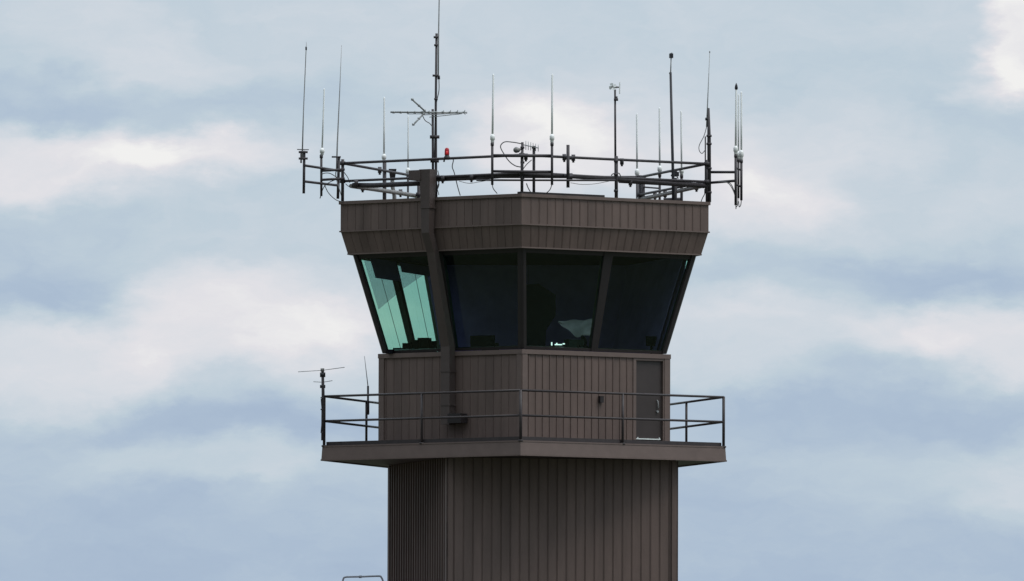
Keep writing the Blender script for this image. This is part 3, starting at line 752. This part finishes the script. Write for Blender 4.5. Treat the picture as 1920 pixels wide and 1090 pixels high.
# pale chart sheet sagging over the desk edge
t = thing('paper_chart', 'crumpled pale paper chart draped over equipment behind the right front window', 'paper', P(1082, 640, -2.4))
mb = MB(); nx, ny = 14, 8
g = []
for j in range(ny+1):
    for i in range(nx+1):
        u, v = i/nx, j/ny
        x = 1047+u*64; top = 602-3*u+1.2*math.sin(u*11); bot = 605+27*min(1, u*1.9)-5*max(0, u-.6)/.4+1.5*math.sin(u*15)
        y = top+(bot-top)*v
        g.append(P(x, y, -3.95+.727*(x-984.5)/70+.62-.15*v-.06*math.sin(u*9+v*5)))
fs = [(j*(nx+1)+i, j*(nx+1)+i+1, (j+1)*(nx+1)+i+1, (j+1)*(nx+1)+i) for j in range(ny) for i in range(nx)]
o_ = Vector((0, .006, 0)); nn = len(g)
mb.add(g+[p+o_ for p in g], fs+[tuple(reversed([a+nn for a in f])) for f in fs], True)
mb.build('sheet', M['chart'], t)
mb = MB(); mb.tube([P(1092, 612, -2.2), P(1092, 660, -2.2)], .03, 8); mb.box(P(1078, 646, -2.3), (.55, .25, .25), .62); mb.build('chart_rack', M['desk'], t)
t = thing('telephone_handset', 'small dark handset propped against the middle mullion of right front windows', 'telephone', P(1098, 655, -2.5))
mb = MB(); mb.tube(curve_pts([P(1090, 630, -2.5), P(1097, 636, -2.52), P(1098, 645, -2.52), P(1091, 652, -2.5)]), .035, 8); mb.build('handset', M['inblack'], t)
mb = MB(); mb.box(P(1094, 652, -2.45), (.2, .15, .10), .4); mb.build('cradle', M['desk'], t)
t = thing('glow_strip', 'tiny bright white strip with added glow at the window sill', 'display', P(1046, 646, -3.0))
mb = MB(); mb.box(P(1034.5, 645, -3.0), (.035, .03, .085)); mb.box(P(1047, 646.5, -3.0), (.20, .03, .028)); mb.box(P(1044, 644.5, -3.0), (.04, .03, .03)); mb.box(P(1057, 645, -3.0), (.06, .03, .03)); mb.build('segment', M['lit'], t)
mb = MB(); mb.box(P(1046, 649, -2.93), (.46, .06, .06)); mb.build('housing', M['inblack'], t)
# clutter at the left window
t = thing('equipment_rack', 'dark jagged row of equipment on the sill of the left side window', 'equipment', P(800, 655, 1.5))
mb = MB()
for (x, y0, y1, w, d) in ((733, 656, 664, 10, -1.4), (747, 653, 664, 16, -.9), (763, 644, 664, 16, -.2), (778, 638, 664, 14, .8), (796, 634, 664, 22, 2.0), (812, 640, 664, 14, 2.8)):
    a, b = P(x, y0, d), P(x, y1, d); mb.box((a+b)/2, (w/70, .3, (a-b).length), random.uniform(-.3, .3))
mb.build('boxes', M['inblack'], t)
# swivel chair silhouette
t = thing('desk_chair', 'dark high-backed swivel chair behind the desk left of the front corner', 'chair', (-.9, -.6, Z_WT-.9))
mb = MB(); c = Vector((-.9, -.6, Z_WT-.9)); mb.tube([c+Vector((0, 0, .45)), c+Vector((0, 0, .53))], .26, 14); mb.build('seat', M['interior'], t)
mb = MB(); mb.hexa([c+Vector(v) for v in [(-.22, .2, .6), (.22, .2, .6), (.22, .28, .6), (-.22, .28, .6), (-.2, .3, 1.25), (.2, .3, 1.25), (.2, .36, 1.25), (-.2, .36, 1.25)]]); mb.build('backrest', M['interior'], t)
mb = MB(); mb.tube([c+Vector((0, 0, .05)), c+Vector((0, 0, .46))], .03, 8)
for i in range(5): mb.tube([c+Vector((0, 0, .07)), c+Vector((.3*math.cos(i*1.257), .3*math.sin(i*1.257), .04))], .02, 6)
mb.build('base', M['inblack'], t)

# ------------------------------------------------------------------ low base building (below the frame) and handrail hoop
Zb = P(680, 1080, -3).z-1.15
B_ = thing('base_building', 'low brown flat-roofed block at the foot of the tower', 'building', (-7, 1, 0))
mb = MB()
x0, x1, y0_, y1_ = -13, -3.2, -6.0, 7
ribbed(mb, (x0, y0_, -.2), (x1, y0_, -.2), (x1, y0_, Zb), (x0, y0_, Zb))
ribbed(mb, (x1, y0_, -.2), (x1, y1_, -.2), (x1, y1_, Zb), (x1, y0_, Zb))
ribbed(mb, (x1, y1_, -.2), (x0, y1_, -.2), (x0, y1_, Zb), (x1, y1_, Zb))
ribbed(mb, (x0, y1_, -.2), (x0, y0_, -.2), (x0, y0_, Zb), (x0, y1_, Zb))
mb.build('wall', M['siding'], B_)
mb = MB(); mb.box(((x0+x1)/2, (y0_+y1_)/2, Zb+.0), (x1-x0+.3, y1_-y0_+.3, .18)); mb.build('roof', M['trim'], B_)
for i in range(3):
    mb = MB(); xx = x0+1.6+i*3; mb.box((xx, y0_-.03, 2.6), (1.2, .12, 1.3)); w = mb.build('window', M['dark_trim'], B_)
    mb = MB(); mb.box((xx, y0_-.10, 2.6), (1.05, .02, 1.15)); mb.build('pane', M['glass'], w)
t = thing('ladder_handrail', 'rounded pale blue-grey pipe handrail hoop at the foot of the picture left of shaft', 'handrail', P(680, 1090, -3)-Vector((0, 0, .9)))
mb = MB()
a = P(643, 1094, -3); b = P(718, 1094, -3)
mb.tube([Vector((a.x, a.y, Zb+.05)), a]+curve_pts([P(643, 1088, -3), P(645, 1083.5, -3), P(650, 1082, -3)], 4)+curve_pts([P(680, 1081.5, -3), P(710, 1080.5, -3), P(715, 1083, -3), P(718, 1089, -3)], 5)+[Vector((b.x, b.y, Zb+.05))], .024, 10)
mb.build('hoop', M['cream'], t)
mb = MB(); mb.tube([P(673, 1081.7, -3), P(678, 1081.6, -3)], .036, 10); mb.build('coupling', M['cream'], t)
mb = MB(); mb.tube([Vector((a.x, a.y, Zb+.6)), Vector((b.x, b.y, Zb+.6))], .02, 8); mb.build('middle_rail', M['cream'], t)

# ------------------------------------------------------------------ ground
gm = mat('grass_ground', (.06, .075, .035), .95, var=.35, scale=.15)
mb = MB(); Rg = 6000
mb.add([(-Rg, -Rg, 0), (Rg, -Rg, 0), (Rg, Rg, 0), (-Rg, Rg, 0)], [(0, 1, 2, 3)])
tag(mb.build('ground', gm), kind='structure')
mb = MB(); mb.add([(-30, -25, .004), (30, -25, .004), (30, 20, .004), (-30, 20, .004)], [(0, 1, 2, 3)])
tag(mb.build('apron', M['concrete']), kind='structure')

# ------------------------------------------------------------------ world
w = bpy.data.worlds.new('World'); scene.world = w; w.use_nodes = True
nt = w.node_tree; N = nt.nodes; L = nt.links; N.clear()
out = N.new('ShaderNodeOutputWorld'); bg = N.new('ShaderNodeBackground'); bg.inputs['Strength'].default_value = .1
L.new(bg.outputs[0], out.inputs['Surface'])
SUN_EL, SUN_AZ = RAD(60), RAD(62)    # azimuth: to the right of the viewer's back
sky = N.new('ShaderNodeTexSky'); sky.sky_type = 'NISHITA'; sky.sun_disc = False
sky.sun_elevation = SUN_EL; sky.sun_rotation = math.pi-SUN_AZ
tc = N.new('ShaderNodeTexCoord'); sep = N.new('ShaderNodeSeparateXYZ'); L.new(tc.outputs['Generated'], sep.inputs[0])
def math_(op, a, b=None, c=None):
    n = N.new('ShaderNodeMath'); n.operation = op
    for i, v in enumerate((a, b, c)):
        if v is None: continue
        if isinstance(v, (int, float)): n.inputs[i].default_value = v
        else: L.new(v, n.inputs[i])
    return n.outputs[0]
ya = math_('MAXIMUM', math_('ABSOLUTE', sep.outputs['Y']), .02)
u = math_('MULTIPLY', math_('DIVIDE', sep.outputs['X'], ya), F/960)
v = math_('MULTIPLY', math_('SUBTRACT', math_('DIVIDE', sep.outputs['Z'], ya), math.tan(PITCH)), F/960)
cb = N.new('ShaderNodeCombineXYZ'); L.new(u, cb.inputs[0]); L.new(v, cb.inputs[1])
# irregular edges
nz = N.new('ShaderNodeTexNoise'); nz.inputs['Scale'].default_value = 3.4; nz.inputs['Detail'].default_value = 9; nz.inputs['Roughness'].default_value = .58
mpn = N.new('ShaderNodeMapping'); mpn.inputs['Scale'].default_value = (1, 2.0, 1); L.new(cb.outputs[0], mpn.inputs['Vector']); L.new(mpn.outputs[0], nz.inputs['Vector'])
sub = N.new('ShaderNodeVectorMath'); sub.operation = 'SUBTRACT'; sub.inputs[1].default_value = (.5, .5, .5); L.new(nz.outputs['Color'], sub.inputs[0])
scl = N.new('ShaderNodeVectorMath'); scl.operation = 'MULTIPLY'; scl.inputs[1].default_value = (.40, .22, 0); L.new(sub.outputs[0], scl.inputs[0])
wp = N.new('ShaderNodeVectorMath'); wp.operation = 'ADD'; L.new(cb.outputs[0], wp.inputs[0]); L.new(scl.outputs[0], wp.inputs[1])
BL = [(100,300,430,95,.50),(400,290,230,70,.26),(560,260,160,90,.10),(450,600,330,130,.50),(120,690,300,110,.38),(620,660,260,130,.24),
      (60,545,300,80,-.42),(-40,440,300,70,-.2),(250,185,560,50,-.22),(60,200,260,50,-.12),(1010,265,190,120,.34),(1120,240,330,160,.22),(1060,225,110,70,.15),
      (1500,290,280,130,.28),(1420,400,240,110,.28),(1940,60,130,170,.62),(1875,160,110,90,.3),(1820,235,260,50,-.16),(1700,510,520,80,-.34),
      (1500,440,200,60,-.1),(1690,620,150,80,.36),(1890,620,170,110,.42),(1370,630,260,130,.30),(1620,765,620,85,-.34),(1780,880,380,100,.13),(1920,900,200,130,.16),
      (480,790,520,55,-.32),(430,875,340,60,.24),(150,960,400,60,-.08),(700,30,400,60,.10),(130,60,260,90,.10),(330,110,160,70,.08),(1300,330,240,150,.16),
      (1850,420,240,90,.08),(1600,180,260,90,-.08),(90,780,200,50,.1)]
base = N.new('ShaderNodeMapRange'); 
sv = N.new('ShaderNodeSeparateXYZ'); L.new(wp.outputs[0], sv.inputs[0])
cr = N.new('ShaderNodeValToRGB'); cr.color_ramp.interpolation = 'EASE'
e = cr.color_ramp.elements; e[0].position = 0; e[0].color = (.16,)*3+(1,); e[1].position = 1; e[1].color = (.46,)*3+(1,)
for p_, v_ in ((.18, .26), (.35, .38), (.5, .44), (.8, .44)):
    q = e.new(p_); q.color = (v_,)*3+(1,)
L.new(math_('ADD', math_('MULTIPLY', sv.outputs[1], 1/1.14), .5), cr.inputs[0])
acc = cr.outputs[0]
for (x, y, rx, ry, am) in BL:
    m_ = N.new('ShaderNodeMapping'); m_.vector_type = 'TEXTURE'
    m_.inputs['Location'].default_value = ((x-960)/960, (545-y)/960, 0); m_.inputs['Scale'].default_value = (rx/960*(1.25 if am < 0 else 1.12), ry/960*(1.25 if am < 0 else 1.12), 1)
    L.new(wp.outputs[0], m_.inputs['Vector'])
    g_ = N.new('ShaderNodeTexGradient'); g_.gradient_type = 'SPHERICAL'; L.new(m_.outputs[0], g_.inputs[0])
    mr = N.new('ShaderNodeMapRange'); mr.interpolation_type = 'SMOOTHSTEP'; mr.inputs['From Max'].default_value = 1.0 if am < 0 else .68
    L.new(g_.outputs['Fac'], mr.inputs['Value']); f2 = mr.outputs[0]
    acc = math_('MULTIPLY_ADD', f2, am*(.75 if am < 0 else .72), acc)
# mid scale mottling
n3 = N.new('ShaderNodeTexNoise'); n3.inputs['Scale'].default_value = 4.0; n3.inputs['Detail'].default_value = 8; n3.inputs['Roughness'].default_value = .62
mp3 = N.new('ShaderNodeMapping'); mp3.inputs['Scale'].default_value = (.7, 1.8, 1); mp3.inputs['Location'].default_value = (3.4, 6.1, 0); L.new(wp.outputs[0], mp3.inputs['Vector']); L.new(mp3.outputs[0], n3.inputs['Vector'])
acc = math_('ADD', acc, math_('MULTIPLY', math_('SUBTRACT', n3.outputs['Fac'], .5), .50))
# wide sky clouds far from this view
n4 = N.new('ShaderNodeTexNoise'); n4.inputs['Scale'].default_value = 3.5; n4.inputs['Detail'].default_value = 5; L.new(tc.outputs['Generated'], n4.inputs['Vector'])
acc = math_('ADD', math_('ADD', acc, .05), math_('MULTIPLY', math_('SUBTRACT', n4.outputs['Fac'], .5), .12))
rp = N.new('ShaderNodeValToRGB'); L.new(acc, rp.inputs[0]); el = rp.color_ramp.elements
el[0].position = 0; el[0].color = srgb(159, 178, 204); el[1].position = 1; el[1].color = srgb(243, 242, 241)
for p_, c_ in ((.22, (172, 190, 211)), (.45, (191, 206, 218)), (.68, (212, 218, 226)), (.85, (227, 226, 231))):
    q = el.new(p_); q.color = srgb(*c_)
up = N.new('ShaderNodeVectorMath'); up.operation = 'SCALE'; up.inputs['Scale'].default_value = 10.0; L.new(rp.outputs[0], up.inputs[0])
zen = N.new('ShaderNodeMapRange'); zen.interpolation_type = 'SMOOTHSTEP'; L.new(sep.outputs['Z'], zen.inputs['Value'])
zen.inputs['From Min'].default_value = .12; zen.inputs['From Max'].default_value = .9; zen.inputs['To Min'].default_value = 10; zen.inputs['To Max'].default_value = 24
# unseen low sky behind and left of the viewer, dimmed to deepen shaft shade
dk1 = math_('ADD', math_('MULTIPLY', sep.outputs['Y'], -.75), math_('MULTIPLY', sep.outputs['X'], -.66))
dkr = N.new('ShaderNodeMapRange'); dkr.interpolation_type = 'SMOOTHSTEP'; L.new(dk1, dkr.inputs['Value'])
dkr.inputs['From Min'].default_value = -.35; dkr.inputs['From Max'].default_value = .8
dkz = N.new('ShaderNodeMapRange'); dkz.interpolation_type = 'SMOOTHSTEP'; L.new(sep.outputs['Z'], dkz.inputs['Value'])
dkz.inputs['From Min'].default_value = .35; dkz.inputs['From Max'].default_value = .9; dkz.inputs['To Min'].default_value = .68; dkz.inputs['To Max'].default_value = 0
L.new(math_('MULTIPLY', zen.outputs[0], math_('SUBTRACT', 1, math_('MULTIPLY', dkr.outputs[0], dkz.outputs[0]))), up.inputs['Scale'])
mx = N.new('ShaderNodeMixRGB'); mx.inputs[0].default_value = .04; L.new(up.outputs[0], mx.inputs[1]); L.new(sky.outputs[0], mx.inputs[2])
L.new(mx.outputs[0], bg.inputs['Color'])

# ------------------------------------------------------------------ sun
sd = bpy.data.lights.new('sun', 'SUN'); sd.energy = 1.4; sd.angle = RAD(24); sd.color = (1, .95, .88)
so = bpy.data.objects.new('sun', sd); COL.objects.link(so)
dv = Vector((math.sin(SUN_AZ)*math.cos(SUN_EL), -math.cos(SUN_AZ)*math.cos(SUN_EL), math.sin(SUN_EL)))
so.rotation_euler = dv.to_track_quat('Z', 'Y').to_euler(); so.location = (40, -60, 60)

# ------------------------------------------------------------------ camera
cd = bpy.data.cameras.new('camera'); cd.sensor_width = 36; cd.lens = F/1920*36; cd.clip_start = 1; cd.clip_end = 20000
co = bpy.data.objects.new('camera', cd); COL.objects.link(co); co.location = CAM
co.rotation_mode = 'QUATERNION'
fw = Vector((0, math.cos(PITCH), math.sin(PITCH)))
# roll about the view axis so that u,v agree with P()
r0 = Vector((1, 0, 0)); u0 = r0.cross(fw).normalized()
c_, s_ = math.cos(ROLL), math.sin(ROLL)
xr = r0*c_+u0*s_; yr = u0*c_-r0*s_
m3 = Matrix((xr, yr, -fw)).transposed()
co.rotation_quaternion = m3.to_quaternion()
scene.camera = co
scene.view_settings.view_transform = 'Standard'; scene.view_settings.look = 'None'
scene.view_settings.exposure = 0; scene.view_settings.gamma = 1
scene.render.resolution_x = 1024; scene.render.resolution_y = 581
